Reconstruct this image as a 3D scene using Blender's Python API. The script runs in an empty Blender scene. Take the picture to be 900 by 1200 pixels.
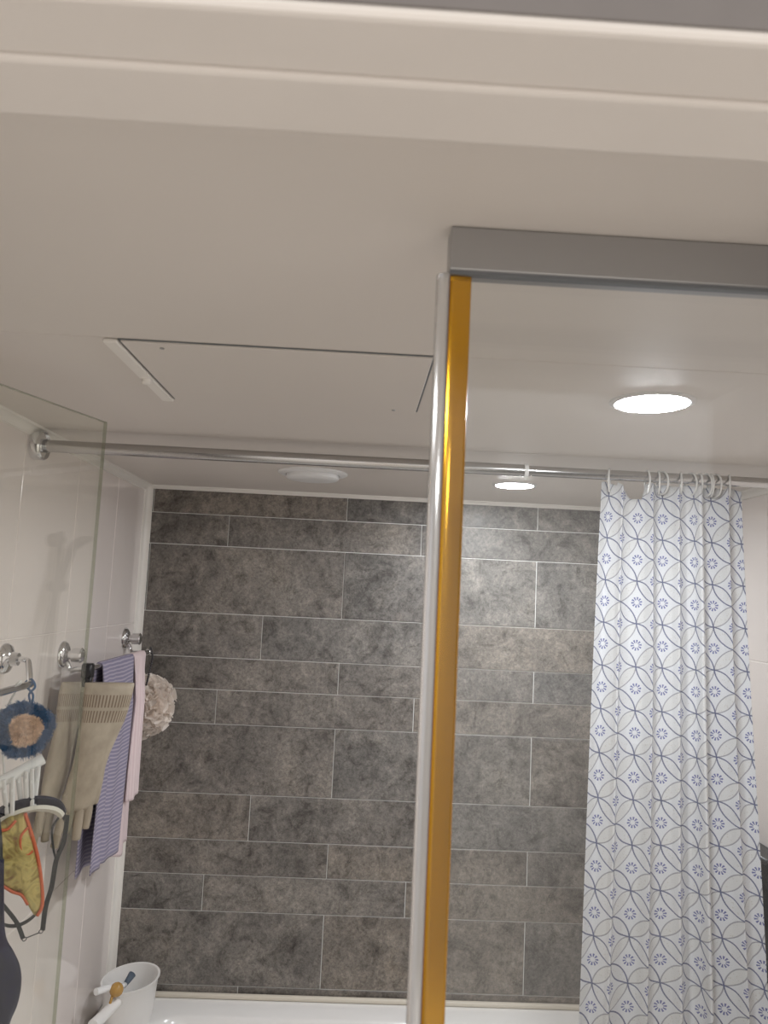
import bpy, bmesh, math, random
from mathutils import Vector, Matrix, noise
random.seed(7)
S = bpy.context.scene
COL = S.collection

# ------------------------------------------------------------------ camera
FPX = 905.0
_Y = Vector((-31, 94, 905)).normalized()
_Z = Vector((403, -8580, 905)).normalized()
_Z = (_Z - _Y * _Y.dot(_Z)).normalized()
_X = _Y.cross(_Z)
RW = Matrix((_X, _Y, _Z))                      # camera (right, down, forward) -> world
CAM = Vector((0, 0, 1.8))
cd = bpy.data.cameras.new('camera')
cam = bpy.data.objects.new('camera', cd)
COL.objects.link(cam)
right, down, fwd = RW @ Vector((1, 0, 0)), RW @ Vector((0, 1, 0)), RW @ Vector((0, 0, 1))
M3 = Matrix((right, -down, -fwd)).transposed()
cam.matrix_world = Matrix.Translation(CAM) @ M3.to_4x4()
cd.sensor_fit = 'HORIZONTAL'
cd.sensor_width = 36.0
cd.lens = 36.0 * FPX / 900.0
cd.clip_start = 0.02
cd.dof.use_dof = True
cd.dof.focus_distance = 2.2
cd.dof.aperture_fstop = 14.0
S.camera = cam

# ------------------------------------------------------------------ world, exposure
w = bpy.data.worlds.new('world')
S.world = w
w.use_nodes = True
w.node_tree.nodes['Background'].inputs[0].default_value = (1.0, 0.96, 0.92, 1)
w.node_tree.nodes['Background'].inputs[1].default_value = 0.42
S.view_settings.view_transform = 'Standard'
S.view_settings.look = 'None'
S.view_settings.gamma = 1
S.view_settings.use_curve_mapping = False
S.view_settings.exposure = 1.58
LAMP_STRENGTH = 98.0

# ------------------------------------------------------------------ measured frame helpers
def ray(px, py):
    return RW @ Vector(((px - 450) / FPX, (py - 600) / FPX, 1.0))
def at_x(px, py, X):
    r = ray(px, py); return CAM + r * (X / r.x)
def at_y(px, py, Y):
    r = ray(px, py); return CAM + r * (Y / r.y)
def at_z(px, py, Z):
    r = ray(px, py); return CAM + r * ((Z - CAM.z) / r.z)
def on_plane(px, py, p0, nrm):
    r = ray(px, py); nrm = Vector(nrm); return CAM + r * ((Vector(p0) - CAM).dot(nrm) / r.dot(nrm))

# ------------------------------------------------------------------ materials
MATS = {}
def mat(name, col, rough=0.5, metal=0.0, spec=0.5, **kw):
    if name in MATS: return MATS[name]
    m = bpy.data.materials.new(name); m.use_nodes = True
    b = m.node_tree.nodes['Principled BSDF']
    b.inputs['Base Color'].default_value = (*col, 1)
    b.inputs['Roughness'].default_value = rough
    b.inputs['Metallic'].default_value = metal
    b.inputs['Specular IOR Level'].default_value = spec
    for k, v in kw.items():
        b.inputs[k.replace('_', ' ')].default_value = v
    MATS[name] = m
    return m
class NT:
    """small node-graph writer"""
    def __init__(s, m):
        s.t = m.node_tree; s.N = s.t.nodes; s.L = s.t.links
        s.b = s.N.get('Principled BSDF'); s.out = s.N['Material Output']
    def n(s, typ, **kw):
        q = s.N.new(typ)
        for k, v in kw.items(): setattr(q, k, v)
        return q
    def set(s, sock, v):
        if isinstance(v, bpy.types.NodeSocket): s.L.new(v, sock)
        elif v is not None:
            try: sock.default_value = v
            except Exception: sock.default_value = (*v, 1)
    def m(s, op, a, b=None, c=None, clamp=False):
        q = s.n('ShaderNodeMath', operation=op, use_clamp=clamp)
        s.set(q.inputs[0], a); s.set(q.inputs[1], b); s.set(q.inputs[2], c)
        return q.outputs[0]
    def mix(s, f, a, b, mode='MIX'):
        q = s.n('ShaderNodeMix', data_type='RGBA', blend_type=mode)
        s.set(q.inputs[0], f); s.set(q.inputs[6], a); s.set(q.inputs[7], b)
        return q.outputs[2]
    def noise(s, vec, scale, detail=4, rough=0.55, dist=0.0):
        q = s.n('ShaderNodeTexNoise'); s.L.new(vec, q.inputs['Vector'])
        q.inputs['Scale'].default_value = scale; q.inputs['Detail'].default_value = detail
        q.inputs['Roughness'].default_value = rough; q.inputs['Distortion'].default_value = dist
        return q.outputs[0]
    def ramp(s, f, stops):
        q = s.n('ShaderNodeValToRGB'); e = q.color_ramp.elements
        while len(e) < len(stops): e.new(0.5)
        for k, (p, c) in zip(e, stops):
            k.position = p; k.color = (*c, 1) if len(c) == 3 else c
        s.L.new(f, q.inputs[0]); return q.outputs[0]
    def bump(s, h, strength=0.2, dist=0.002):
        q = s.n('ShaderNodeBump'); q.inputs['Strength'].default_value = strength
        q.inputs['Distance'].default_value = dist; s.L.new(h, q.inputs['Height'])
        s.L.new(q.outputs[0], s.b.inputs['Normal']); return q

def m_slate():
    m = mat('slate_tile', (0.15, 0.14, 0.13), 0.42, spec=0.45); g = NT(m)
    tc = g.n('ShaderNodeTexCoord'); oi = g.n('ShaderNodeObjectInfo')
    geo = g.n('ShaderNodeNewGeometry')
    off = g.n('ShaderNodeCombineXYZ')
    g.L.new(g.m('MULTIPLY', oi.outputs['Random'], 37.0), off.inputs[0])
    g.L.new(g.m('MULTIPLY', oi.outputs['Random'], 91.0), off.inputs[1])
    va = g.n('ShaderNodeVectorMath', operation='ADD')
    g.L.new(geo.outputs['Position'], va.inputs[0]); g.L.new(off.outputs[0], va.inputs[1])
    v = va.outputs[0]
    big = g.noise(v, 5.5, 3, 0.55, 0.6)
    midn = g.noise(v, 19, 6, 0.7, 0.9)
    fine = g.noise(v, 110, 6, 0.8, 0.6)
    base = g.ramp(big, [(0.30, (0.128, 0.120, 0.112)), (0.46, (0.170, 0.158, 0.147)), (0.60, (0.205, 0.190, 0.174)), (0.74, (0.230, 0.209, 0.187))])
    tint = g.n('ShaderNodeValToRGB'); tint.color_ramp.interpolation = 'CONSTANT'
    e = tint.color_ramp.elements
    cols = [(0, (1.0, 0.985, 0.965)), (.22, (0.95, 0.97, 0.985)), (.40, (1.02, 0.995, 0.965)), (.58, (0.97, 0.975, 0.97)), (.74, (1.06, 1.01, 0.95)), (.88, (0.98, 0.98, 0.975))]
    while len(e) < len(cols): e.new(.5)
    for k, (p, c) in zip(e, cols): k.position = p; k.color = (*c, 1)
    g.L.new(oi.outputs['Random'], tint.inputs[0])
    c = g.mix(1.0, base, tint.outputs[0], 'MULTIPLY')
    veins = g.ramp(midn, [(0.30, (0.45, 0.43, 0.42)), (0.45, (0.95, 0.95, 0.95)), (0.56, (1, 1, 1)), (0.70, (1.5, 1.47, 1.42))])
    c = g.mix(0.85, c, veins, 'MULTIPLY')
    speck = g.ramp(fine, [(0.36, (0.50, 0.49, 0.48)), (0.49, (1, 1, 1)), (0.64, (1.55, 1.53, 1.5))])
    c = g.mix(0.8, c, speck, 'MULTIPLY')
    scr = g.noise(v, 20, 3, 0.6, 3.5)
    lines = g.ramp(scr, [(0.485, (0, 0, 0)), (0.50, (1, 1, 1)), (0.515, (0, 0, 0))])
    gate = g.ramp(big, [(0.45, (0, 0, 0)), (0.62, (1, 1, 1))])
    ln = g.mix(1.0, lines, gate, 'MULTIPLY')
    sc2 = g.noise(v, 95, 3, 0.6, 2.2)
    ln2 = g.mix(1.0, g.ramp(sc2, [(0.47, (0, 0, 0)), (0.50, (1, 1, 1)), (0.53, (0, 0, 0))]), g.ramp(midn, [(0.45, (0, 0, 0)), (0.60, (1, 1, 1))]), 'MULTIPLY')
    dk = g.noise(v, 13, 9, 0.72, 1.4)
    c = g.mix(1.0, c, g.ramp(dk, [(0.34, (0.45, 0.43, 0.41)), (0.44, (0.85, 0.84, 0.83)), (0.50, (1.02, 1.02, 1.02)), (0.64, (1.22, 1.2, 1.17))]), 'MULTIPLY')
    f2 = g.n('ShaderNodeSeparateColor'); g.L.new(ln2, f2.inputs[0])
    c = g.mix(g.m('MULTIPLY', f2.outputs[0], 0.45), c, (0.34, 0.325, 0.30, 1))
    f = g.n('ShaderNodeSeparateColor'); g.L.new(ln, f.inputs[0])
    c = g.mix(g.m('MULTIPLY', f.outputs[0], 0.6), c, (0.36, 0.34, 0.31, 1))
    g.L.new(c, g.b.inputs['Base Color'])
    g.L.new(g.ramp(midn, [(0.3, (.36,) * 3), (0.7, (.52,) * 3)]), g.b.inputs['Roughness'])
    g.bump(g.m('ADD', midn, g.m('MULTIPLY', fine, 0.5)), 0.22, 0.0012)
    return m
def m_subtle(name, col, rough, amp=0.04, scale=6, spec=0.5, bump=0.0, bscale=200, **kw):
    """plain colour with a little large-scale unevenness"""
    if name in MATS: return MATS[name]
    m = mat(name, col, rough, spec=spec, **kw); g = NT(m)
    geo = g.n('ShaderNodeNewGeometry')
    nz = g.noise(geo.outputs['Position'], scale, 3)
    lo = tuple(x * (1 - amp) for x in col); hi = tuple(min(1, x * (1 + amp)) for x in col)
    g.L.new(g.ramp(nz, [(0.3, lo), (0.7, hi)]), g.b.inputs['Base Color'])
    if bump: g.bump(g.noise(geo.outputs['Position'], bscale, 2), bump, 0.0008)
    return m
def m_glass(name, tint, f0=0.072):
    """thin pane: clear, tinted, mirror share rising with the grazing angle"""
    m = bpy.data.materials.new(name); m.use_nodes = True; g = NT(m)
    g.N.remove(g.b)
    geo = g.n('ShaderNodeNewGeometry')
    dt = g.n('ShaderNodeVectorMath', operation='DOT_PRODUCT')
    g.L.new(geo.outputs['Incoming'], dt.inputs[0]); g.L.new(geo.outputs['Normal'], dt.inputs[1])
    c = g.m('SUBTRACT', 1.0, g.m('ABSOLUTE', dt.outputs['Value']), clamp=True)
    fr = g.m('MULTIPLY_ADD', g.m('POWER', c, 5.0), 0.95, f0, clamp=True)
    tr = g.n('ShaderNodeBsdfTransparent'); tr.inputs[0].default_value = (*tint, 1)
    gl = g.n('ShaderNodeBsdfGlossy'); gl.inputs['Roughness'].default_value = 0.0
    mx = g.n('ShaderNodeMixShader')
    g.L.new(fr, mx.inputs[0]); g.L.new(tr.outputs[0], mx.inputs[1]); g.L.new(gl.outputs[0], mx.inputs[2])
    g.L.new(mx.outputs[0], g.out.inputs[0])
    MATS[name] = m
    return m
def m_clear_plastic(name, col, alpha, rough=0.15):
    m = mat(name, col, rough, spec=0.6); NT(m).b.inputs['Alpha'].default_value = alpha
    return m
def m_emit(name, col, strength):
    m = bpy.data.materials.new(name); m.use_nodes = True; g = NT(m); g.N.remove(g.b)
    e = g.n('ShaderNodeEmission'); e.inputs[0].default_value = (*col, 1); e.inputs[1].default_value = strength
    g.L.new(e.outputs[0], g.out.inputs[0]); return m
def m_curtain():
    """printed cloth: interlocking petals and small daisies, drawn in metres of cloth (UV)"""
    m = mat('curtain_cloth', (0.80, 0.81, 0.83), 0.7, spec=0.25); g = NT(m)
    uv = g.n('ShaderNodeUVMap'); uv.uv_map = 'UVMap'
    sp = g.n('ShaderNodeSeparateXYZ'); g.L.new(uv.outputs[0], sp.inputs[0])
    s = 0.087
    u = g.m('DIVIDE', sp.outputs[0], s); v = g.m('DIVIDE', sp.outputs[1], s)
    a = g.m('SUBTRACT', g.m('FRACT', g.m('ADD', g.m('ADD', u, v), 200.0)), 0.5)
    b = g.m('SUBTRACT', g.m('FRACT', g.m('ADD', g.m('SUBTRACT', u, v), 200.0)), 0.5)
    x = g.m('ABSOLUTE', a); y = g.m('ABSOLUTE', b)
    def hyp(p, q): return g.m('SQRT', g.m('ADD', g.m('MULTIPLY', p, p), g.m('MULTIPLY', q, q)))
    d1 = hyp(g.m('SUBTRACT', 1.13, x), y)
    d2 = hyp(x, g.m('SUBTRACT', 1.13, y))
    R = 0.8045
    l1 = g.m('MULTIPLY', g.m('LESS_THAN', g.m('ABSOLUTE', g.m('SUBTRACT', d1, R)), 0.021), 1.0)
    l2 = g.m('MULTIPLY', g.m('LESS_THAN', g.m('ABSOLUTE', g.m('SUBTRACT', d2, R)), 0.018), 1.0)
    in1 = g.m('LESS_THAN', d1, R); in2 = g.m('LESS_THAN', d2, R)
    r = hyp(a, b)
    th = g.m('ARCTAN2', b, a)
    star = g.m('GREATER_THAN', g.m('COSINE', g.m('MULTIPLY', th, 10.0)), -0.10)
    ring = g.m('MULTIPLY', g.m('GREATER_THAN', r, 0.075), g.m('LESS_THAN', r, 0.178))
    fl = g.m('MULTIPLY', star, ring)
    vor = g.n('ShaderNodeTexVoronoi'); vor.inputs['Scale'].default_value = 170
    g.L.new(uv.outputs[0], vor.inputs['Vector'])
    dots = g.m('LESS_THAN', vor.outputs['Distance'], 0.20)
    ink = g.noise(uv.outputs[0], 25, 2)
    blue = g.mix(ink, (0.04, 0.05, 0.12, 1), (0.11, 0.13, 0.28, 1))
    c = g.mix(g.m('MULTIPLY', in2, 0.5), (0.72, 0.73, 0.76, 1), (0.68, 0.67, 0.645, 1))
    c = g.mix(g.m('MULTIPLY', in1, 0.35), c, (0.69, 0.69, 0.69, 1))
    c = g.mix(g.m('MULTIPLY', g.m('MULTIPLY', dots, g.m('MAXIMUM', in1, in2)), 0.45), c, (0.50, 0.46, 0.40, 1))
    c = g.mix(g.m('MULTIPLY', l2, 0.75), c, (0.24, 0.24, 0.28, 1))
    c = g.mix(g.m('MULTIPLY', l1, 0.9), c, blue)
    c = g.mix(g.m('MULTIPLY', fl, 0.9), c, (0.075, 0.09, 0.30, 1))
    g.L.new(c, g.b.inputs['Base Color'])
    tl = g.n('ShaderNodeBsdfTranslucent'); g.L.new(c, tl.inputs[0])
    mx = g.n('ShaderNodeMixShader'); mx.inputs[0].default_value = 0.22
    g.L.new(g.b.outputs[0], mx.inputs[1]); g.L.new(tl.outputs[0], mx.inputs[2]); g.L.new(mx.outputs[0], g.out.inputs[0])
    return m
def m_stripe(name, ca, cb, scale, distort=2.0, axis='Z', rough=0.9, sharp=0.5):
    m = mat(name, ca, rough, spec=0.1); g = NT(m)
    uv = g.n('ShaderNodeUVMap'); uv.uv_map = 'UVMap'
    wv = g.n('ShaderNodeTexWave', wave_type='BANDS', bands_direction=axis)
    g.L.new(uv.outputs[0], wv.inputs['Vector']); wv.inputs['Scale'].default_value = scale
    wv.inputs['Distortion'].default_value = distort; wv.inputs['Detail Scale'].default_value = 1.0
    g.L.new(g.ramp(wv.outputs[1], [(sharp - .15, ca), (sharp + .2, cb)]), g.b.inputs['Base Color'])
    g.bump(g.noise(uv.outputs[0], 600, 2), 0.35, 0.001)
    return m

slate = m_slate()
grout = m_subtle('white_grout', (0.88, 0.87, 0.84), 0.85, 0.05, 30)
wall_tile = m_subtle('cream_glazed_tile', (0.83, 0.762, 0.722), 0.10, 0.015, 3, spec=0.5)
wall_joint = m_subtle('pale_joint', (0.83, 0.775, 0.74), 0.8, 0.03, 20)
ceil_m = m_subtle('ceiling_panel', (0.74, 0.69, 0.64), 0.5, 0.015, 2, spec=0.35)
trim_m = m_subtle('white_trim', (0.87, 0.835, 0.78), 0.35, 0.02, 5)
door_m = m_subtle('door_frame_film', (0.76, 0.715, 0.67), 0.5, 0.02, 8, spec=0.3)
paint_m = m_subtle('hall_wallpaper', (0.20, 0.182, 0.175), 0.8, 0.04, 30, bump=0.15, bscale=120)
floor_m = m_subtle('floor_tile', (0.66, 0.63, 0.59), 0.4, 0.04, 10)
tub_m = m_subtle('tub_acrylic', (0.86, 0.845, 0.82), 0.16, 0.01, 3)
caulk_m = mat('caulk', (0.72, 0.66, 0.56), 0.5)
dark_chrome = mat('dark_chrome', (0.20, 0.20, 0.21), 0.22, 0.8)
chrome = mat('chrome', (0.74, 0.74, 0.75), 0.09, 1.0)
steel = mat('brushed_rod', (0.50, 0.49, 0.48), 0.2, 1.0)
alu = mat('grey_aluminium', (0.42, 0.415, 0.415), 0.42, 0.6)
gasket = mat('grey_gasket', (0.16, 0.17, 0.18), 0.5)
gold = mat('amber_strip', (0.80, 0.42, 0.03), 0.22, 0.0, Transmission_Weight=.85)
seal_m = mat('milky_seal', (0.90, 0.89, 0.87), 0.16, Transmission_Weight=.72)
glass_door = m_glass('door_glass', (0.99, 0.993, 0.965))
glass_fix = m_glass('panel_glass', (0.985, 0.99, 0.985), 0.042)
glass_edge = m_glass('glass_edge', (0.74, 0.77, 0.70))
white_pl = mat('white_plastic', (0.88, 0.88, 0.87), 0.3)
lamp_trim = mat('lamp_trim', (0.70, 0.69, 0.68), 0.45)
lamp_glow = m_emit('lamp_diffuser', (0.94, 0.965, 1.0), LAMP_STRENGTH)
black_pl = mat('black_plastic', (0.015, 0.015, 0.017), 0.35)
curtain_m = m_curtain()

# ------------------------------------------------------------------ mesh helpers
def new(): return bmesh.new()
def box(bm, x0, x1, y0, y1, z0, z1, bev=0.0, seg=1):
    r = bmesh.ops.create_cube(bm, size=1.0)
    vs = r['verts']
    for v in vs:
        v.co = Vector((x0 + (v.co.x + .5) * (x1 - x0), y0 + (v.co.y + .5) * (y1 - y0), z0 + (v.co.z + .5) * (z1 - z0)))
    if bev:
        es = list({e for v in vs for e in v.link_edges})
        bmesh.ops.bevel(bm, geom=es, offset=bev, segments=seg, affect='EDGES', profile=0.5)
    return bm
def frames(pts):
    pts = [Vector(p) for p in pts]; T = []
    for i in range(len(pts)):
        a = pts[max(i - 1, 0)]; b = pts[min(i + 1, len(pts) - 1)]
        T.append((b - a).normalized())
    up = Vector((0, 0, 1)) if abs(T[0].z) < .9 else Vector((1, 0, 0))
    N = (up - T[0] * up.dot(T[0])).normalized(); out = []
    for t in T:
        N = (N - t * N.dot(t)).normalized(); out.append((t, N, t.cross(N)))
    return pts, out
def tube(bm, pts, r, seg=10, flat=1.0, closed=False):
    pts, fr = frames(pts); n = len(pts); rings = []
    rr = r if hasattr(r, '__len__') else [r] * n
    for p, (t, N, B), q in zip(pts, fr, rr):
        rings.append([bm.verts.new(p + N * (q * math.cos(2 * math.pi * k / seg)) + B * (q * flat * math.sin(2 * math.pi * k / seg))) for k in range(seg)])
    for i in range(n - 1 + (1 if closed else 0)):
        A, Bq = rings[i], rings[(i + 1) % n]
        for k in range(seg): bm.faces.new((A[k], A[(k + 1) % seg], Bq[(k + 1) % seg], Bq[k]))
    if not closed:
        bm.faces.new(list(reversed(rings[0]))); bm.faces.new(rings[-1])
    return bm
def spline(pts, n=8):
    P = [Vector(p) for p in pts]; out = []
    for i in range(len(P) - 1):
        p0 = P[max(i - 1, 0)]; p1 = P[i]; p2 = P[i + 1]; p3 = P[min(i + 2, len(P) - 1)]
        for k in range(n):
            t = k / n
            out.append(0.5 * ((2 * p1) + (p2 - p0) * t + (2 * p0 - 5 * p1 + 4 * p2 - p3) * t * t + (3 * p1 - p0 - 3 * p2 + p3) * t ** 3))
    out.append(P[-1]); return out
def lathe(bm, prof, origin=(0, 0, 0), axis=(0, 0, 1), seg=32):
    """profile [(radius, height)] spun about an axis through origin"""
    ax = Vector(axis).normalized(); q = Vector((0, 0, 1)).rotation_difference(ax); o = Vector(origin); rings = []
    for r, h in prof:
        if r < 1e-6: rings.append([bm.verts.new(o + q @ Vector((0, 0, h)))])
        else: rings.append([bm.verts.new(o + q @ Vector((r * math.cos(2 * math.pi * k / seg), r * math.sin(2 * math.pi * k / seg), h))) for k in range(seg)])
    for A, B in zip(rings, rings[1:]):
        for k in range(seg):
            k2 = (k + 1) % seg
            if len(A) == 1 and len(B) == 1: continue
            if len(A) == 1: bm.faces.new((A[0], B[k2], B[k]))
            elif len(B) == 1: bm.faces.new((A[k], A[k2], B[0]))
            else: bm.faces.new((A[k], A[k2], B[k2], B[k]))
    return bm
def grid(bm, fn, nu, nv, uvfn=None, wrap=False):
    V = [[bm.verts.new(fn(i / nu, j / nv)) for j in range(nv + 1)] for i in range(nu + 1)]
    lay = bm.loops.layers.uv.get('UVMap') or bm.loops.layers.uv.new('UVMap')
    for i in range(nu):
        for j in range(nv):
            f = bm.faces.new((V[i][j], V[i + 1][j], V[i + 1][j + 1], V[i][j + 1]))
            for l, (a, b) in zip(f.loops, ((i, j), (i + 1, j), (i + 1, j + 1), (i, j + 1))):
                l[lay].uv = uvfn(a / nu, b / nv) if uvfn else (a / nu, b / nv)
    return V
def world_origin(p):
    o = Vector((0, 0, 0))
    while p: o += p.location; p = p.parent
    return o
def mk(name, bm, m, parent=None, smooth=None, recalc=True):
    """bmesh in world coordinates -> one object (child of parent, or top-level with its origin at its base)"""
    if recalc: bmesh.ops.recalc_face_normals(bm, faces=bm.faces[:])
    if smooth:
        for f in bm.faces: f.smooth = True
    me = bpy.data.meshes.new(name)
    if parent is not None: o0 = world_origin(parent)
    else:
        xs = [v.co for v in bm.verts]
        o0 = Vector(((min(v.x for v in xs) + max(v.x for v in xs)) / 2, (min(v.y for v in xs) + max(v.y for v in xs)) / 2, min(v.z for v in xs)))
    bmesh.ops.translate(bm, verts=bm.verts[:], vec=-o0)
    bm.to_mesh(me); bm.free()
    if smooth and smooth is not True: me.set_sharp_from_angle(angle=math.radians(smooth))
    o = bpy.data.objects.new(name, me); COL.objects.link(o)
    if m: me.materials.append(m)
    if parent is not None: o.parent = parent
    else: o.location = o0
    return o
def tag(o, label, cat, group=None):
    o['label'] = label; o['category'] = cat
    if group: o['group'] = group
    return o
def thing(name, loc, label, cat, group=None):
    o = bpy.data.objects.new(name, None); COL.objects.link(o); o.location = loc; o.empty_display_size = 0.05
    return tag(o, label, cat, group)
def struct(name, bm, m, label=None, smooth=None):
    o = mk(name, bm, m, smooth=smooth); o['kind'] = 'structure'
    if label: o['label'] = label
    return o

# ------------------------------------------------------------------ room dimensions
XL, XR, YB, ZC = -0.672, 0.985, 2.41, 2.103      # side walls, back wall, ceiling
YF = 0.40                                        # inner face of the doorway wall
ZD = 2.05                                        # door head

# ------------------------------------------------------------------ structure
# back wall: grout bed and single slate tiles
wb = struct('wall_back', box(new(), XL - .1, XR + .1, YB + .003, YB + .12, 0, ZC + .1), grout, 'back wall of dark slate tiles with thin white joints')
rowz = [ZC, 2.019, 1.922, 1.715, 1.581, 1.485, 1.383, 1.178, 1.045, 0.945, 0.842, 0.634, 0.50, 0.40, 0.30, 0.10, 0.0]
rowx = [-.045, .192, -.045, -.287, -.045, .19, -.047, -.290, -.050, .188, -.052, -.293, -.05, .188, -.05, -.29]
G = 0.0013
def tile_mesh(bm, a0, a1, b0, b1, plane, depth, side):
    """tile slab with a small chamfer; side: 'back','left','right'"""
    c = 0.0012; lv = []
    for (d, ins) in ((depth, 0), (c, 0), (0, c)):
        ring = []
        for (p, q) in ((a0 + ins, b0 + ins), (a1 - ins, b0 + ins), (a1 - ins, b1 - ins), (a0 + ins, b1 - ins)):
            if side == 'back': co = (p, plane + d, q)
            elif side == 'left': co = (plane - d, p, q)
            else: co = (plane + d, p, q)
            ring.append(bm.verts.new(co))
        lv.append(ring)
    for A, B in zip(lv, lv[1:]):
        for k in range(4): bm.faces.new((A[k], A[(k + 1) % 4], B[(k + 1) % 4], B[k]))
    bm.faces.new(lv[-1]); bm.faces.new(list(reversed(lv[0])))
    return bm
TL = 0.602
for i, (z1, z0) in enumerate(zip(rowz, rowz[1:])):
    x = rowx[i] - 3 * TL
    while x < XR:
        a0, a1 = max(x, XL - .02), min(x + TL, XR + .02)
        if a1 - a0 > .01:
            mk('tile', tile_mesh(new(), a0 + G, a1 - G, z0 + G, z1 - G, YB + random.uniform(-.0004, .0004), .004, 'back'), slate, wb)
        x += TL
# side walls: large cream glazed tiles
def side_wall(name, side, X, lab):
    s = -1 if side == 'left' else 1
    w_ = struct(name, box(new(), min(X + s * .002, X + s * .12), max(X + s * .002, X + s * .12), YF - .2, YB + .1, 0, ZC + .1), wall_joint, lab)
    ys = [2.41, 2.135, 1.835, 1.535, 1.235, .935, .635, YF]
    zs = [ZC, 1.677, 1.077, 0.477, 0.0]
    for y1, y0 in zip(ys, ys[1:]):
        for z1, z0 in zip(zs, zs[1:]):
            mk('tile', tile_mesh(new(), y0 + .0011, y1 - .0011, z0 + .0011, z1 - .0011, X, .003, side), wall_tile, w_)
    return w_
side_wall('wall_left', 'left', XL, 'left wall of glossy cream tiles with towel bar')
side_wall('wall_right', 'right', XR, 'right wall of glossy cream tiles behind shower curtain')
# ceiling of three wide panels with thin seams
ce = struct('ceiling', box(new(), XL - .1, XR + .1, YF - .02, YB + .1, ZC + .012, ZC + .1), gasket, 'low off-white panelled bathroom ceiling')
for y0, y1 in ((YF, .951), (.9525, 1.574), (1.5755, YB + .02)):
    b = box(new(), XL - .02, XR + .02, y0, y1, ZC, ZC + .012, .0008)
    mk('panel', b, ceil_m, ce)
struct('floor', box(new(), XL - .1, XR + .1, YF - .08, YB + .1, -.1, 0), floor_m, 'grey bathroom floor')
struct('floor_hall', box(new(), -5, 5, -9, YF - .08, -.1, 0), m_subtle('hall_floor', (0.74, 0.70, 0.66), 0.4, 0.06, 10), 'light floor outside the doorway')
# trims
def cove(name, p0, p1, u, v, r, lab):
    """concave moulding of leg r running p0-p1, legs along u and v"""
    bm = new(); u = Vector(u); v = Vector(v); R = []
    for p in (Vector(p0), Vector(p1)):
        prof = [p + u * r]
        for k in range(7):
            t = math.radians(90) * k / 6
            prof.append(p + u * (r - .002 - (r - .006) * math.sin(t)) + v * (r - .002 - (r - .006) * math.cos(t)))
        prof += [p + v * r, p]
        R.append([bm.verts.new(q) for q in prof])
    n = len(R[0])
    for k in range(n): bm.faces.new((R[0][k], R[0][(k + 1) % n], R[1][(k + 1) % n], R[1][k]))
    bm.faces.new(R[0]); bm.faces.new(list(reversed(R[1])))
    return struct(name, bm, trim_m, lab, smooth=40)
cove('trim_1', (XL, YB, .6), (XL, YB, ZC), (1, 0, 0), (0, -1, 0), .022, 'white vertical corner strip between cream and slate walls')
cove('trim_2', (XL, YF, ZC), (XL, YB, ZC), (1, 0, 0), (0, 0, -1), .020, 'white moulding along top of left wall')
cove('trim_3', (XL, YB, ZC), (XR, YB, ZC), (0, -1, 0), (0, 0, -1), .012, 'thin white moulding along top of slate wall')
cove('trim_4', (XR, YF, ZC), (XR, YB, ZC), (-1, 0, 0), (0, 0, -1), .020, 'white moulding along top of right wall')
# doorway wall with its opening, and the door frame
fw = new()
box(fw, XL - .1, -.46, .315, YF, 0, 2.5); box(fw, .46, XR + .1, .315, YF, 0, 2.5)
box(fw, -.46, .46, .316, YF - .01, ZD + .009, 2.5)
struct('wall_front', fw, paint_m, 'wall around the bathroom doorway')
hd = new()
box(hd, -.46, .46, .357, YF + .004, ZD, ZD + .03, .0025, 2)
box(hd, -.46, .46, .3165, .3575, ZD + .0025, ZD + .010, .003, 2)
struct('trim_5', hd, door_m, 'off-white door frame head seen from below')
jm = new()
for s in (-1, 1):
    box(jm, min(s * .42, s * .462), max(s * .42, s * .462), .318, YF + .004, 0, ZD + .004, .003, 2)
struct('trim_6', jm, door_m, 'off-white door jambs')

# ------------------------------------------------------------------ bathtub
TY0, TY1, TZ = 1.645, YB - .001, .605
tub = thing('bathtub', ((XL + XR) / 2, (TY0 + TY1) / 2, 0), 'white bathtub along the slate wall', 'bathtub')
def tub_body():
    bm = new(); x0, x1, y0, y1 = XL + .002, XR - .002, TY0, TY1
    def rr(ins, r, z):
        pts = []
        a0, a1, b0, b1 = x0 + ins[0], x1 - ins[1], y0 + ins[2], y1 - ins[3]
        for cx, cy, st in ((a1 - r, b1 - r, 0), (a0 + r, b1 - r, 90), (a0 + r, b0 + r, 180), (a1 - r, b0 + r, 270)):
            for k in range(9):
                t = math.radians(st + 90 * k / 8); pts.append(Vector((cx + r * math.cos(t), cy + r * math.sin(t), z)))
        return [bm.verts.new(p) for p in pts]
    L = [rr((0, 0, 0, 0), .004, 0), rr((0, 0, 0, 0), .004, TZ - .02), rr((.002, .002, .004, .002), .006, TZ - .006), rr((.008, .008, .012, .006), .01, TZ),
         rr((.150, .09, .085, .095), .09, TZ - .002), rr((.158, .098, .093, .103), .09, TZ - .008), rr((.17, .11, .10, .112), .09, TZ - .03),
         rr((.20, .13, .12, .13), .10, .30), rr((.26, .18, .16, .17), .10, .17), rr((.36, .28, .24, .25), .10, .14)]
    for A, B in zip(L, L[1:]):
        n = len(A)
        for k in range(n): bm.faces.new((A[k], A[(k + 1) % n], B[(k + 1) % n], B[k]))
    bm.faces.new(L[-1])
    return bm
mk('body', tub_body(), tub_m, tub, smooth=40)
ck = new(); box(ck, XL + .003, XR - .003, YB - .018, YB - .0035, TZ + .0005, TZ + .014, .004, 2)
mk('caulk_bead', ck, caulk_m, tub, smooth=True)

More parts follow.
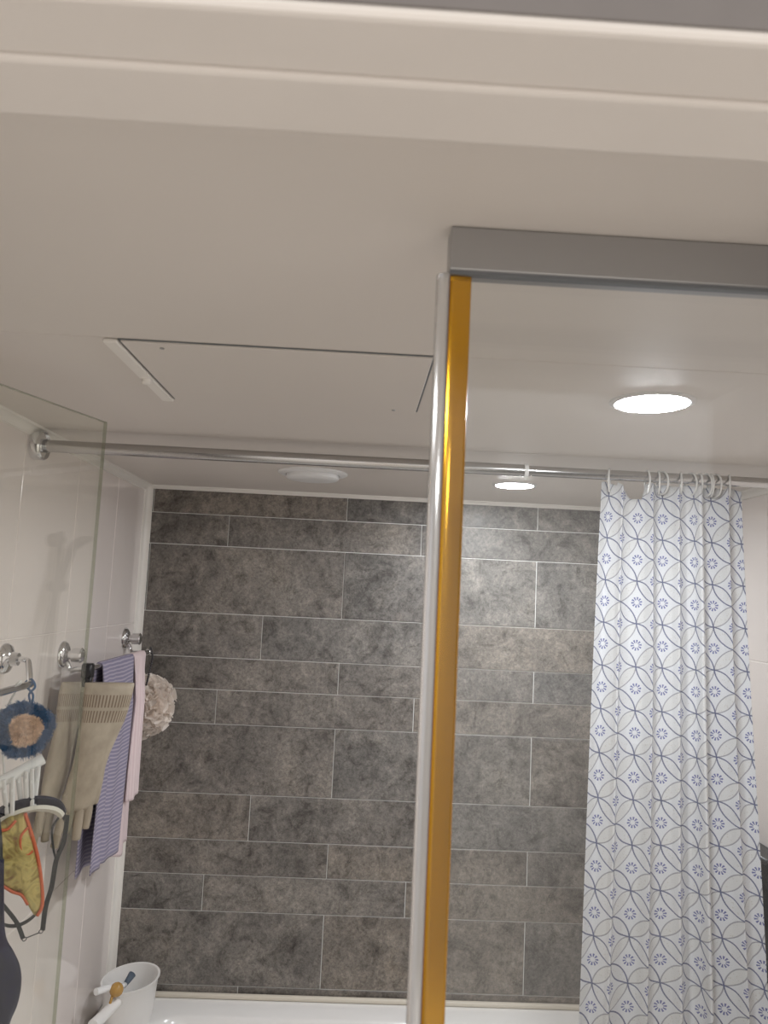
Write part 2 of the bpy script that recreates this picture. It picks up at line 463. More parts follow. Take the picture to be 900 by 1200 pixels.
# ------------------------------------------------------------------ ceiling fittings
def downlight(x, y, r, label):
    t = thing('ceiling_lamp', (x, y, ZC), label, 'lamp', 'round ceiling downlights')
    b = lathe(new(), [(r + .009, -.0002), (r + .008, -.002), (r + .003, -.004), (r, -.004), (r - .001, -.0002)], (x, y, ZC), seg=48)
    mk('rim', b, lamp_trim, t, smooth=True)
    b = lathe(new(), [(0, -.0066), (r * .6, -.0063), (r * .88, -.0053), (r - .0010, -.0038), (r - .0012, -.0005), (0, -.0005)], (x, y, ZC), seg=48)
    mk('diffuser', b, lamp_glow, t, smooth=True)
downlight(.425, 1.116, .053, 'lit round ceiling lamp seen through the framed glass panel, the larger one')
downlight(.402, 2.018, .050, 'lit round ceiling lamp above the bathtub near the slate wall')
vc = (-.131, 1.985, ZC)
vt = thing('ceiling_vent', vc, 'unlit white round ceiling vent cover above the bathtub', 'vent')
mk('flange', lathe(new(), [(.090, -.0003), (.090, -.004), (.084, -.007), (.070, -.008), (.070, -.0003)], vc, seg=48), white_pl, vt, smooth=40)
mk('cover', lathe(new(), [(.068, -.006), (.068, -.016), (.064, -.019), (.03, -.021), (0, -.0215)], vc, seg=48), white_pl, vt, smooth=40)
# access hatch
hx0, hx1, hy0, hy1 = -.336, .084, .953, 1.256
ht = thing('access_hatch', ((hx0 + hx1) / 2, (hy0 + hy1) / 2, ZC), 'flat rectangular access hatch in the ceiling with edge strip', 'hatch')
mk('panel', box(new(), hx0 + .0222, hx1 - .003, hy0 + .003, hy1 - .003, ZC - .0035, ZC - .0004, .0008), ceil_m, ht)
mk('edge_strip', box(new(), hx0, hx0 + .019, hy0, hy1, ZC - .006, ZC - .0003, .0015), trim_m, ht)
gp = new()
box(gp, hx0 + .0192, hx1, hy0 - .0004, hy0 + .0022, ZC - .0012, ZC - .0003)
box(gp, hx0 + .0192, hx1, hy1 - .0022, hy1, ZC - .0012, ZC - .0003)
box(gp, hx1 - .0022, hx1, hy0, hy1, ZC - .0012, ZC - .0003)
box(gp, hx0 + .0192, hx0 + .0218, hy0, hy1, ZC - .0012, ZC - .0003)
mk('gap', gp, gasket, ht)
mk('latch', lathe(new(), [(.007, -.006), (.007, -.011), (.005, -.013), (0, -.013)], (hx0 + .010, hy0 + .17, ZC), seg=16), trim_m, ht, smooth=40)
for sx, sy in ((hx0 + .07, hy0 + .02), (hx1 - .04, hy1 - .015)):
    mk('screw', lathe(new(), [(.003, -.0035), (.003, -.0048), (0, -.0052)], (sx, sy, ZC), seg=10), alu, ht)

# ------------------------------------------------------------------ fixed glass panel with header
PY = .617
fp = thing('glass_panel', (.5, PY, 0), 'fixed clear glass shower panel with grey header and amber gold edge strip', 'glass panel')
mk('pane', box(new(), .0795, XR - .001, PY - .004, PY + .004, .012, 2.072), glass_fix, fp)
mk('header', box(new(), .062, XR - .001, PY - .013, PY + .012, 2.0655, ZC - .0005, .0015, 2), alu, fp)
mk('gasket', box(new(), .0625, XR - .001, PY - .0115, PY - .0045, 2.0625, 2.0655), gasket, fp)
gb = new()
gprof = [(.0680 + .0048 * math.cos(t), PY - .0042 + .0048 * math.sin(t)) for t in [math.radians(180 + 120 * k / 8) for k in range(9)]] + [(.0785, PY - .0075), (.0806, PY - .0065), (.0812, PY - .0045), (.0812, PY + .0075), (.0800, PY + .0085), (.0642, PY + .0085), (.0632, PY + .0075)]
gr_ = [[gb.verts.new((x, y, z)) for x, y in gprof] for z in (.012, 2.0625)]
for k in range(len(gprof)): gb.faces.new((gr_[0][k], gr_[0][(k + 1) % len(gprof)], gr_[1][(k + 1) % len(gprof)], gr_[1][k]))
gb.faces.new(gr_[0]); gb.faces.new(list(reversed(gr_[1])))
mk('edge_strip', gb, gold, fp, smooth=50)['label'] = 'amber gold plastic edge strip'
def seal():
    bm = new(); prof = []
    for k in range(11):
        t = math.radians(90 + 180 * k / 10); prof.append((.0610 + .0085 * math.cos(t), PY + .0085 * math.sin(t)))
    prof += [(.0628, PY - .0085), (.0628, PY + .0085)]
    R = [[bm.verts.new((x, y, z)) for x, y in prof] for z in (.012, 2.0645)]
    n = len(prof)
    for k in range(n): bm.faces.new((R[0][k], R[0][(k + 1) % n], R[1][(k + 1) % n], R[1][k]))
    bm.faces.new(R[0]); bm.faces.new(list(reversed(R[1]))); return bm
mk('seal', seal(), seal_m, fp, smooth=40)
mk('seam_line', box(new(), .0626, .0634, PY - .0088, PY + .0080, .012, 2.0625), mat('seam_brown', (.12, .035, .015), .4), fp)
mk('bottom_channel', box(new(), .062, XR - .001, PY - .010, PY + .010, 0, .012, .001), alu, fp)

# hinged glass door, standing open into the room
HX, HY = -.610, .617
ang = math.atan2(1.2230 - HY, -.4140 - HX)
dw = .637
gd = thing('glass_door', (HX, HY, 0), 'frameless clear glass shower door standing open beside the cream wall', 'glass door')
dx, dy = Vector((math.cos(ang), math.sin(ang), 0)), Vector((-math.sin(ang), math.cos(ang), 0))
H0 = Vector((HX, HY, 0))
def dbox(a0, a1, b0, b1, z0, z1, bev=0):
    bm = box(new(), a0, a1, b0, b1, z0, z1, bev)
    for v in bm.verts: v.co = H0 + dx * v.co.x + dy * v.co.y + Vector((0, 0, v.co.z))
    return bm
mk('pane', dbox(0, dw - .0008, -.003, .003, .02, 2.0492), glass_door, gd)
mk('polished_edge', dbox(dw - .0008, dw, -.003, .003, .02, 2.05), glass_edge, gd)
mk('polished_edge', dbox(0, dw - .0008, -.003, .003, 2.0492, 2.05), glass_edge, gd)
for hz in (.30, 1.75):
    h = mk('hinge', dbox(-.035, .055, -.012, .012, hz, hz + .09, .003), chrome, gd, smooth=40)
    mk('wall_plate', box(new(), XL + .0005, XL + .008, HY - .03, HY + .03, hz, hz + .09, .002), chrome, h)
    mk('hinge_arm', box(new(), XL + .008, HX - .02, HY - .012, HY + .012, hz + .01, hz + .08), chrome, h)

# ------------------------------------------------------------------ curtain rod, rings, curtain
RY, RZ, RR = 1.57, 2.066, .0125
rt = thing('curtain_rod', (XL, RY, RZ), 'long steel shower curtain rod across the bathtub', 'curtain rod')
mk('tube', tube(new(), [(XL + .02, RY, RZ), (.335, RY, RZ)], RR, 24), steel, rt, smooth=50)
mk('inner_tube', tube(new(), [(.33, RY, RZ), (XR - .02, RY, RZ)], RR * .86, 24), steel, rt, smooth=50)
mk('collar', lathe(new(), [(RR * .8, -.004), (RR * 1.12, -.004), (RR * 1.12, .004), (RR * .8, .004)], (.335, RY, RZ), (1, 0, 0), 24), white_pl, rt, smooth=40)
for X_, s in ((XL, 1), (XR, -1)):
    mk('flange', lathe(new(), [(0, .0003), (.029, .0003), (.030, .003), (.030, .021), (.0275, .024), (.0275, .020), (.014, .020), (.014, .03), (0, .03)], (X_, RY, RZ), (s, 0, 0), 32), chrome, rt, smooth=40)

# curtain path: (share of width, offset towards viewer)
FOLD = [(0, -.002), (.06, .009), (.115, -.004), (.14, -.019), (.165, -.006), (.23, .011), (.30, .004), (.335, -.014), (.35, -.019), (.37, -.006), (.42, .011), (.49, .004), (.525, -.018), (.55, -.006), (.60, .009), (.64, -.004), (.66, -.024), (.685, -.018), (.70, .0), (.75, .014), (.83, .006), (.865, -.014), (.88, -.020), (.90, -.003), (.95, .011), (1.0, .0)]
fpts = spline([Vector((a, b, 0)) for a, b in FOLD], 10)
CZ0, CZ1 = .22, 2.052
def edges(z):
    t = (2.045 - z) / (2.045 - 1.0)
    return .494 - .028 * t, .790 + .048 * t
def cpoint(i, z):
    a, b = fpts[i].x, fpts[i].y
    x0, x1 = edges(z); t = (CZ1 - z)
    amp = 1.0 + .25 * math.sin(3.1 * a * 6 + 1.7 * t)
    x = x0 + (x1 - x0) * (a + .012 * math.sin(t * 2.3 + a * 9) * min(1, t) * math.sin(math.pi * a))
    y = RY + b * amp * (.75 + .25 * min(1, t)) + .006 * math.sin(t * 4 + a * 7)
    return Vector((x, min(y, TY0 - .012), z))
arc = [0.0]
for i in range(1, len(fpts)):
    arc.append(arc[-1] + (cpoint(i, 1.6) - cpoint(i - 1, 1.6)).length)
# hanging points along the top edge (share of width)
HOOK = [.035, .345, .45, .60, .70, .79, .92]
def topz(a):
    d = min(abs(a - h) for h in HOOK)
    if .115 < a < .315:
        return CZ1 - .032 * min(1, (a - .115) / .10) * min(1, (.315 - a) / .02)
    return CZ1 - .008 * min(1, (max(0, d - .022) / .075)) ** .8
def curtain():
    bm = new(); n = len(fpts) - 1; nv = 90
    lay = bm.loops.layers.uv.new('UVMap'); V = []; UV = []
    for i in range(n + 1):
        zt = topz(max(0, min(1, fpts[i].x))); row = []; ru = []
        for j in range(nv + 1):
            k = (j / nv) ** 1.15
            z = zt - k * (zt - CZ0); row.append(bm.verts.new(cpoint(i, z))); ru.append((arc[i] + .018, z + .021))
        V.append(row); UV.append(ru)
    for i in range(n):
        for j in range(nv):
            f = bm.faces.new((V[i][j], V[i][j + 1], V[i + 1][j + 1], V[i + 1][j]))
            for l, (a, b) in zip(f.loops, ((i, j), (i, j + 1), (i + 1, j + 1), (i + 1, j))): l[lay].uv = UV[a][b]
    return bm
cu = mk('shower_curtain', curtain(), curtain_m, smooth=True, recalc=False)
sd = cu.modifiers.new('thickness', 'SOLIDIFY'); sd.thickness = .0008
tag(cu, 'white shower curtain printed with blue petals and daisies on the rod', 'shower curtain')
ring_m = m_clear_plastic('ring_plastic', (.74, .73, .71), .85, .25)
def ring_mesh():
    bm = new(); pts = [(0, .0195 * math.cos(2 * math.pi * k / 28), .0235 * math.sin(2 * math.pi * k / 28)) for k in range(28)]
    tube(bm, pts, .0021, 8, closed=True)
    for f in bm.faces: f.smooth = True
    bmesh.ops.recalc_face_normals(bm, faces=bm.faces[:])
    me = bpy.data.meshes.new('curtain_ring'); bm.to_mesh(me); bm.free(); me.materials.append(ring_m); return me
rme = ring_mesh()
rings = [(.510, -22), (.590, -6), (.613, -14), (.622, 12), (.660, -18), (.681, 14), (.700, -8), (.714, 10), (.723, -6), (.734, 9), (.762, -20)]
rings.sort()
ORD = ['leftmost', 'second', 'third', 'fourth', 'fifth', 'sixth', 'seventh', 'eighth', 'ninth', 'tenth', 'rightmost']
for (x, a), od in zip(rings, ORD):
    r_ = bpy.data.objects.new('curtain_ring', rme); COL.objects.link(r_)
    r_.location = (x + .0, RY, RZ + RR * .86 + .0022 - .0235 - .0005); r_.rotation_euler = (0, 0, math.radians(a))
    lab = '%s translucent white ring on the curtain rod%s' % (od, '' if od in ('leftmost', 'rightmost') else ' counted from the left')
    tag(r_, lab, 'curtain ring', 'curtain rings on the rod')

# ------------------------------------------------------------------ hand shower on the right wall (seen mirrored in the glass door)
sx, sy_ = XR, 2.045
sh = thing('hand_shower', (sx, sy_, 1.0), 'chrome hand shower on a slide bar, mirrored in the open glass door', 'shower')
mk('slide_bar', tube(new(), [(sx - .05, sy_, 1.30), (sx - .05, sy_, 1.96)], .011, 16), dark_chrome, sh, smooth=50)
for z in (1.33, 1.93):
    mk('bracket', tube(new(), [(sx - .0003, sy_, z), (sx - .012, sy_, z), (sx - .013, sy_, z), (sx - .062, sy_, z)], [.024, .024, .013, .014], 20), dark_chrome, sh, smooth=40)
mk('holder', tube(new(), [(sx - .035, sy_, 1.77), (sx - .10, sy_ - .012, 1.775)], [.022, .020], 18), dark_chrome, sh, smooth=40)
hp0, hp1 = Vector((sx - .085, sy_ - .030, 1.72)), Vector((sx - .11, sy_ + .006, 1.905))
mk('handle', tube(new(), spline([hp0, hp0.lerp(hp1, .5), hp1], 6), [.012 + .003 * k / 12 for k in range(13)], 16), dark_chrome, sh, smooth=50)
hdv = Vector((-.35, .45, -.82)).normalized()
mk('spray_head', lathe(new(), [(0, -.022), (.025, -.02), (.047, -.004), (.050, .004), (.046, .010), (0, .011)], hp1 + Vector((-.012, .018, .012)), hdv, 32), dark_chrome, sh, smooth=40)
mk('hose', tube(new(), spline([hp0, hp0 + Vector((.0, -.02, -.15)), (sx - .09, sy_ - .06, 1.25), (sx - .10, sy_ - .02, .95), (sx - .06, sy_ + .02, .86), (sx - .03, sy_ + .04, .90)], 10), .0075, 10), dark_chrome, sh, smooth=50)
mk('mixer', box(new(), sx - .07, sx - .0005, sy_ - .09, sy_ + .09, .88, .94, .012, 3), dark_chrome, sh, smooth=40)

# black wire-lipped shelf with a bottle at the right
kx = XR
sf = thing('wall_shelf', (kx, 1.83, 1.0), 'black plastic wall shelf half hidden behind the curtain edge', 'shelf')
mk('back_plate', box(new(), kx - .012, kx - .0005, 1.755, 1.93, 1.00, 1.255, .003), black_pl, sf, smooth=40)
mk('top_lip', box(new(), kx - .060, kx - .012, 1.735, 1.93, 1.243, 1.258, .004), black_pl, sf, smooth=40)
mk('tray', box(new(), kx - .095, kx - .012, 1.745, 1.93, .995, 1.012, .004), black_pl, sf, smooth=40)
mk('rail', tube(new(), [(kx - .012, 1.747, 1.045), (kx - .092, 1.747, 1.045), (kx - .092, 1.928, 1.045), (kx - .012, 1.928, 1.045)], .003, 8), black_pl, sf)
bt = thing('shampoo_bottle', (kx - .052, 1.815, 1.0125), 'black bottle with white cap on the wall shelf', 'bottle')
mk('body', lathe(new(), [(0, 0), (.030, 0), (.033, .004), (.033, .165), (.026, .185), (.012, .19), (0, .19)], (kx - .052, 1.815, 1.0125), seg=24), black_pl, bt, smooth=40)
mk('cap', lathe(new(), [(.0, .19), (.017, .19), (.017, .222), (.014, .226), (0, .226)], (kx - .052, 1.815, 1.0125), seg=20), white_pl, bt, smooth=40)

# ------------------------------------------------------------------ suction towel bar
BX, BZ = -.592, 1.600
bar0 = at_x(103, 787, BX); bar1 = at_x(173, 762, BX)
BZ = (bar0.z + bar1.z) / 2
def suction_mount(parent, wy, wz, ex, ey, ez):
    m_ = mk('suction_cup', lathe(new(), [(0, .0003), (.031, .0003), (.031, .003), (.027, .009), (.018, .013), (0, .013)], (XL, wy, wz), (1, 0, 0), 28), chrome, parent, smooth=40)
    mk('dial', lathe(new(), [(0, .012), (.010, .012), (.010, .022), (.016, .024), (.017, .044), (.014, .047), (0, .047)], (XL, wy, wz), (1, 0, 0), 24), chrome, m_, smooth=40)
    mk('arm', tube(new(), spline([(XL + .012, wy, wz - .016), (XL + .022, wy, wz - .036), (XL + .045, wy + (ey - wy) * .6, ez - .004), (ex, ey, ez)], 6), .0055, 12), chrome, m_, smooth=50)
s1 = at_x(73, 767, XL); s2 = at_x(146, 748, XL)
tb = thing('towel_bar', (XL, (s1.y + s2.y) / 2, s1.z), 'chrome suction towel bar with two round dials, carrying towels', 'towel bar')
suction_mount(tb, s1.y, s1.z, BX, bar0.y, BZ)
suction_mount(tb, s2.y, s2.z, BX, bar1.y, BZ)
mk('bar', tube(new(), [(BX, bar0.y - .006, BZ), (BX, bar1.y + .010, BZ)], .006, 16), chrome, tb, smooth=50)
mk('end_cap', lathe(new(), [(0, -.009), (.006, -.008), (.009, 0), (.006, .008), (0, .009)], (BX, bar1.y + .012, BZ), (0, 1, 0), 16), chrome, tb, smooth=True)
clipm = new()
box(clipm, BX - .011, BX + .011, bar0.y - .014, bar0.y + .012, BZ - .020, BZ + .013, .003)
box(clipm, BX - .008, BX + .012, bar0.y - .012, bar0.y - .002, BZ - .038, BZ - .015, .002)
clip = tag(mk('hanging_clip', clipm, black_pl, smooth=40), 'black clip on the near end of the towel bar holding the gloves', 'clip')

# towels folded over the bar
purple = m_stripe('purple_towel', (.27, .245, .335), (.43, .40, .48), 34, 1.5, 'Y', sharp=.62)
pink = m_stripe('pink_towel', (.74, .60, .61), (.80, .68, .68), 60, .5, 'X', sharp=.5)
def towel(y0, y1, front, back, ph, xo, r=.0085, tap=0.0, hem=0.0, bo=.014):
    """cloth strip over the bar: front drop, round the bar, back drop; u across the bar, v along the cloth"""
    L = front + back + math.pi * r
    def P(u, v):
        s = v * L; y = y0 + (y1 - y0) * u
        if s < front:
            h = front - s; z = BZ - h; x = BX + r
            k = min(1, h / .12)
            x += xo * k + k * (.007 * math.sin(u * 9 + ph) + .004 * math.sin(u * 21 + ph + h * 6))
            y += k * .006 * math.sin(h * 9 + ph) + (u - .5) * tap * h + hem * h
            z += .006 * k * math.sin(u * 7 + ph)
        elif s < front + math.pi * r:
            t = (s - front) / r; x = BX + r * math.cos(t); z = BZ + r * math.sin(t)
        else:
            h = s - front - math.pi * r; z = BZ - h; k = min(1, h / .12)
            x = BX - r - bo * k + k * .006 * math.sin(u * 8 + ph * 2)
            y += k * .006 * math.sin(h * 8 + ph) + (u - .5) * tap * h
            z += .008 * k * math.sin(u * 6 + ph)
        return Vector((x, y, z))
    bm = new(); grid(bm, P, 36, 110, lambda u, v: ((y1 - y0) * u, v * L)); return bm
def cloth(name, bm, m, label, cat='towel', th=.003, group=None):
    o = mk(name, bm, m, smooth=True, recalc=False)
    sd = o.modifiers.new('thickness', 'SOLIDIFY'); sd.thickness = th; sd.offset = 0
    return tag(o, label, cat, group)
ty0 = at_x(116, 785, BX).y; ty1 = at_x(153, 769, BX).y; py1 = at_x(167, 765, BX).y
cloth('hand_towel', towel(ty0, ty1, .475, .485, .6, .004, tap=-.06), purple, 'purple finely striped towel hanging behind the rubber gloves')
cloth('hand_towel', towel(ty1 + .006, py1, .375, .515, 2.1, .008, tap=.04, bo=-.004), pink, 'pale pink ribbed towel next to the slate wall')

# ------------------------------------------------------------------ rubber gloves
def m_glove():
    m = mat('glove_rubber', (.44, .37, .265), .48, spec=.35); g = NT(m)
    uv = g.n('ShaderNodeUVMap'); uv.uv_map = 'UVMap'
    sp = g.n('ShaderNodeSeparateXYZ'); g.L.new(uv.outputs[0], sp.inputs[0])
    st = g.m('GREATER_THAN', g.m('SINE', g.m('MULTIPLY', sp.outputs[0], 2 * math.pi * 44)), .15)
    v = sp.outputs[1]
    def band(a, b): return g.m('MULTIPLY', g.m('GREATER_THAN', v, a), g.m('LESS_THAN', v, b))
    bd = g.m('MAXIMUM', band(.07, .145), band(.165, .235))
    nz = g.noise(uv.outputs[0], 9, 3)
    base = g.ramp(nz, [(.3, (.37, .315, .24)), (.7, (.48, .415, .32))])
    g.L.new(g.mix(g.m('MULTIPLY', g.m('MULTIPLY', st, bd), .8), base, (.17, .115, .075, 1)), g.b.inputs['Base Color'])
    return m
glove_m = m_glove()
def glove_mesh():
    """flattened rubber glove hanging from its cuff at the origin; x across, y towards viewer, z up; fingers down"""
    bm = new(); seg = 44
    prof = [(0, .052, .006, .0), (-.002, .0535, .010, 0), (-.012, .052, .014, 0), (-.03, .051, .016, -.001), (-.06, .049, .018, -.004), (-.085, .047, .019, -.008), (-.12, .042, .019, -.015), (-.155, .036, .018, -.022), (-.185, .0345, .018, -.027), (-.215, .037, .018, -.031), (-.245, .037, .016, -.036), (-.262, .032, .012, -.039), (-.272, .022, .007, -.041)]
    lay = bm.loops.layers.uv.new('UVMap'); R = []
    for z, a, b, cx in prof:
        ring = []
        for k in range(seg):
            t = 2 * math.pi * k / seg
            rib = .0009 * math.sin(22 * t) if -.075 < z < -.015 else 0
            ring.append(bm.verts.new((cx + (a + rib) * math.cos(t), (b + rib) * math.sin(t) + .003 * math.sin(z * 40 + t), z)))
        R.append(ring)
    for i in range(len(R) - 1):
        for k in range(seg):
            k2 = (k + 1) % seg
            f = bm.faces.new((R[i][k], R[i + 1][k], R[i + 1][k2], R[i][k2]))
            us = (k / seg, k / seg, (k + 1) / seg, (k + 1) / seg); vs = (-prof[i][0] / .36, -prof[i + 1][0] / .36, -prof[i + 1][0] / .36, -prof[i][0] / .36)
            for l, uu, vv in zip(f.loops, us, vs): l[lay].uv = (uu, vv)
    bm.faces.new(list(reversed(R[-1]))); bm.faces.new(R[0])
    fingers = [((-.064, 0, -.235), (-.070, .002, -.285), (-.079, .003, -.345), .0095), ((-.050, 0, -.245), (-.054, .006, -.285), (-.060, .006, -.318), .0105),
               ((-.034, 0, -.245), (-.036, .003, -.290), (-.037, .0, -.332), .0105), ((-.020, 0, -.240), (-.018, .006, -.280), (-.020, .008, -.312), .0100),
               ((-.012, 0, -.165), (-.003, .012, -.215), (-.006, .018, -.262), .0115)]
    for a, b, c, r in fingers:
        p = spline([a, b, c], 6); n = len(p)
        tube(bm, p + [p[-1] + (p[-1] - p[-2]) * .35, p[-1] + (p[-1] - p[-2]) * .55], [r * (1.05 - .18 * k / n) for k in range(n)] + [r * .6, r * .2], 14, flat=.85)
    for f in bm.faces:
        f.smooth = True
        for l in f.loops:
            if l[lay].uv.length < 1e-6: l[lay].uv = (.5, .8)
    return bm
def glove(loc, rz, tilt, lab):
    bm = glove_mesh(); M = Matrix.Translation(loc) @ Matrix.Rotation(rz, 4, 'Z') @ Matrix.Rotation(tilt, 4, 'Y')
    bmesh.ops.transform(bm, matrix=M, verts=bm.verts[:])
    return tag(mk('rubber_glove', bm, glove_m, smooth=True), lab, 'glove', 'pair of rubber gloves')
g0 = on_plane(129, 800, (BX + .012, bar0.y - .02, BZ - .02), (.36, -.93, 0))
va = math.atan2(.36, .93)
glove(g0, va + .10, .02, 'tan rubber glove with ribbed cuff in front of the purple towel')
g1 = on_plane(88, 799, (BX - .035, bar0.y + .03, BZ - .03), (.36, -.93, 0))
glove(g1, va + 1.05, .10, 'second tan rubber glove nearer the cream wall, seen through glass')

# ------------------------------------------------------------------ bath puff with beaded cord
pc = at_y(172, 826, bar1.y + .035)
pf = thing('bath_puff', (pc.x, pc.y, pc.z - .09), 'cream mesh bath puff hanging at the far end of the towel bar', 'bath puff')
def puff():
    bm = new(); rnd = random.Random(4)
    for i in range(170):
        d = Vector((rnd.gauss(0, 1), rnd.gauss(0, 1), rnd.gauss(0, 1))).normalized()
        t = d.orthogonal().normalized(); t = Matrix.Rotation(rnd.uniform(0, 6.28), 3, d) @ t; q = d.cross(t)
        ph = rnd.uniform(0, 6.28); Lw = rnd.uniform(.026, .042); hh = rnd.uniform(.010, .022); base = rnd.uniform(.056, .063)
        def P(u, v):
            a = (u - .5) * 2
            w_ = (.0055 * math.sin(u * 14 + ph) + .003 * math.sin(u * 31 + ph)) * (.4 + v)
            p = d * (base + v * hh * (1 - .35 * a * a)) + t * (a * Lw) + q * w_ + q * (v * .006 * math.sin(ph))
            return pc + Vector((p.x, p.y, p.z * 1.12))
        grid(bm, P, 9, 3)
    for i in range(60):
        d = Vector((rnd.gauss(0, 1), rnd.gauss(0, 1), rnd.gauss(0, 1))).normalized()
        t = d.orthogonal().normalized(); t = Matrix.Rotation(rnd.uniform(0, 6.28), 3, d) @ t; q = d.cross(t); ph = rnd.uniform(0, 6.28); hh = rnd.uniform(.022, .042)
        def P2(u, v):
            a = (u - .5) * 2
            p = d * (.05 + v * hh * (1 - .5 * a * a)) + t * (a * .034) + q * (.009 * math.sin(u * 11 + ph) * (.3 + v))
            return pc + Vector((p.x, p.y, p.z * 1.12))
        grid(bm, P2, 10, 3)
    bmesh.ops.create_icosphere(bm, subdivisions=3, radius=.062, matrix=Matrix.Translation(pc))
    return bm
puff_m = mat('puff_mesh', (.98, .91, .84), .8, spec=.2)
gpf = NT(puff_m); tlp = gpf.n('ShaderNodeBsdfTranslucent'); tlp.inputs[0].default_value = (.97, .90, .84, 1)
mxp = gpf.n('ShaderNodeMixShader'); mxp.inputs[0].default_value = .45
gpf.L.new(gpf.b.outputs[0], mxp.inputs[1]); gpf.L.new(tlp.outputs[0], mxp.inputs[2]); gpf.L.new(mxp.outputs[0], gpf.out.inputs[0])
mk('netting', puff(), puff_m, pf, smooth=True, recalc=False)['kind'] = 'stuff'
cb = new(); ctop = Vector((BX + .004, bar1.y + .014, BZ + .012)); cpts = spline([ctop, ctop + Vector((.006, .006, -.03)), pc + Vector((.010, -.05, .08)), pc + Vector((0, -.04, .03))], 10)
for p in cpts: bmesh.ops.create_icosphere(cb, subdivisions=1, radius=.0036, matrix=Matrix.Translation(p))
tube(cb, cpts, .0012, 6)
mk('beaded_cord', cb, mat('dark_beads', (.05, .045, .05), .2), pf, smooth=True)

# ------------------------------------------------------------------ near chrome rail with scrubber and clip hanger
RX = -.60
c0 = at_x(35, 802, RX)
NY = c0.y
nr = thing('wall_rail', (XL, NY - .2, c0.z), 'chrome wall rail at the left picture edge holding the round scrubber', 'rail')
ax0 = at_x(2, 779, XL + .02)
ends = ((NY, .045), (NY - .42, -.045))
for yy, off in ends:
    wy = yy + off
    wz = ax0.z + .006
    q = mk('suction_cup', lathe(new(), [(0, .0003), (.030, .0003), (.030, .003), (.026, .010), (.014, .016), (.012, .028), (0, .028)], (XL, wy, wz), (1, 0, 0), 26), chrome, nr, smooth=40)
    mk('arm', tube(new(), spline([(XL + .014, wy, wz), (XL + .045, wy - off * .2, wz), (XL + .058, wy - off * .55, wz - .006), (RX, yy, c0.z + .002)], 7), .0055, 12), chrome, q, smooth=50)
mk('bar', tube(new(), [(RX, NY + .006, c0.z), (RX, NY - .43, c0.z)], .0065, 16), chrome, nr, smooth=50)

sc = on_plane(28, 854, (RX + .01, NY, 1.5), (.5, -.86, 0))
sn = Vector((.5, -.86, .05)).normalized(); su = Vector((0, 0, 1)); sr = su.cross(sn).normalized(); su = sn.cross(sr)
scr = thing('scrubber', sc - Vector((0, 0, .055)), 'round blue crocheted scrubber with peach centre hanging from rail', 'scrubber')
def fuzz(r0, r1, n, seed, dome, core_r=None):
    bm = new(); rnd = random.Random(seed)
    def wob(t): return 1 + .05 * math.sin(3 * t + .6) + .03 * math.sin(5 * t)
    for i in range(n):
        t = rnd.uniform(0, 6.283); r = math.sqrt(rnd.uniform(r0 * r0, r1 * r1)) * wob(t)
        s = rnd.choice((1, 1, 1, -1))
        h = dome * math.sqrt(max(0, 1 - (r / .056) ** 2)) + .004
        p = sc + sr * (r * math.cos(t)) + su * (r * math.sin(t)) + sn * (s * h)
        d = (sn * s * rnd.uniform(.3, 1) + (sr * math.cos(t) + su * math.sin(t)) * rnd.uniform(.3, 1.2) + Vector((rnd.gauss(0, .4), rnd.gauss(0, .4), rnd.gauss(0, .4)))).normalized()
        L = rnd.uniform(.004, .0065); w_ = d.orthogonal().normalized() * .0007
        a = bm.verts.new(p + w_); b = bm.verts.new(p - w_); c = bm.verts.new(p + d * L + w_ * .4); e = bm.verts.new(p + d * L - w_ * .4)
        bm.faces.new((a, b, e, c))
    return bm
def disc(r0, r1, dome, mtl, name):
    bm = new(); prof = []
    def wob(t): return 1 + .05 * math.sin(3 * t + .6) + .03 * math.sin(5 * t)
    R = []
    for s in (1, -1):
        rs = [r1, r1 * .97, r1 * .85, (r0 + r1) / 2, r0 if r0 else .004]
        if s == -1: rs = rs[::-1]
        for r in rs:
            ring = []
            for k in range(40):
                t = 2 * math.pi * k / 40
                h = dome * math.sqrt(max(0, 1 - (r / .056) ** 2)) + .002
                p = sc + (sr * math.cos(t) + su * math.sin(t)) * r * wob(t) + sn * s * h
                ring.append(bm.verts.new(p + sn * .0015 * math.sin(t * 12)))
            R.append(ring)
    for A, B in zip(R, R[1:] + R[:1]):
        for k in range(40): bm.faces.new((A[k], A[(k + 1) % 40], B[(k + 1) % 40], B[k]))
    return mk(name, bm, mtl, scr, smooth=True)
blue_y = m_subtle('blue_yarn', (.055, .125, .25), .9, .35, 120, spec=.1)
peach_y = m_subtle('peach_yarn', (.84, .62, .48), .9, .25, 160, spec=.1)
q = disc(.026, .049, .014, blue_y, 'rim')
o = mk('rim_yarn', fuzz(.030, .050, 2600, 2, .014), blue_y, q, recalc=False); o['kind'] = 'stuff'
q = disc(0, .027, .016, peach_y, 'centre')
o = mk('centre_yarn', fuzz(0, .027, 2200, 3, .016), peach_y, q, recalc=False); o['kind'] = 'stuff'
lp = [sc + su * .046 + sr * .008, sc + su * .062 + sr * .004, Vector((RX + .010, NY, c0.z - .004)), Vector((RX + .002, NY, c0.z + .009)), Vector((RX - .009, NY, c0.z)), sc + su * .062 + sr * .010, sc + su * .046 + sr * .010]
mk('loop', tube(new(), spline(lp, 6), .0022, 8), blue_y, scr, smooth=True)

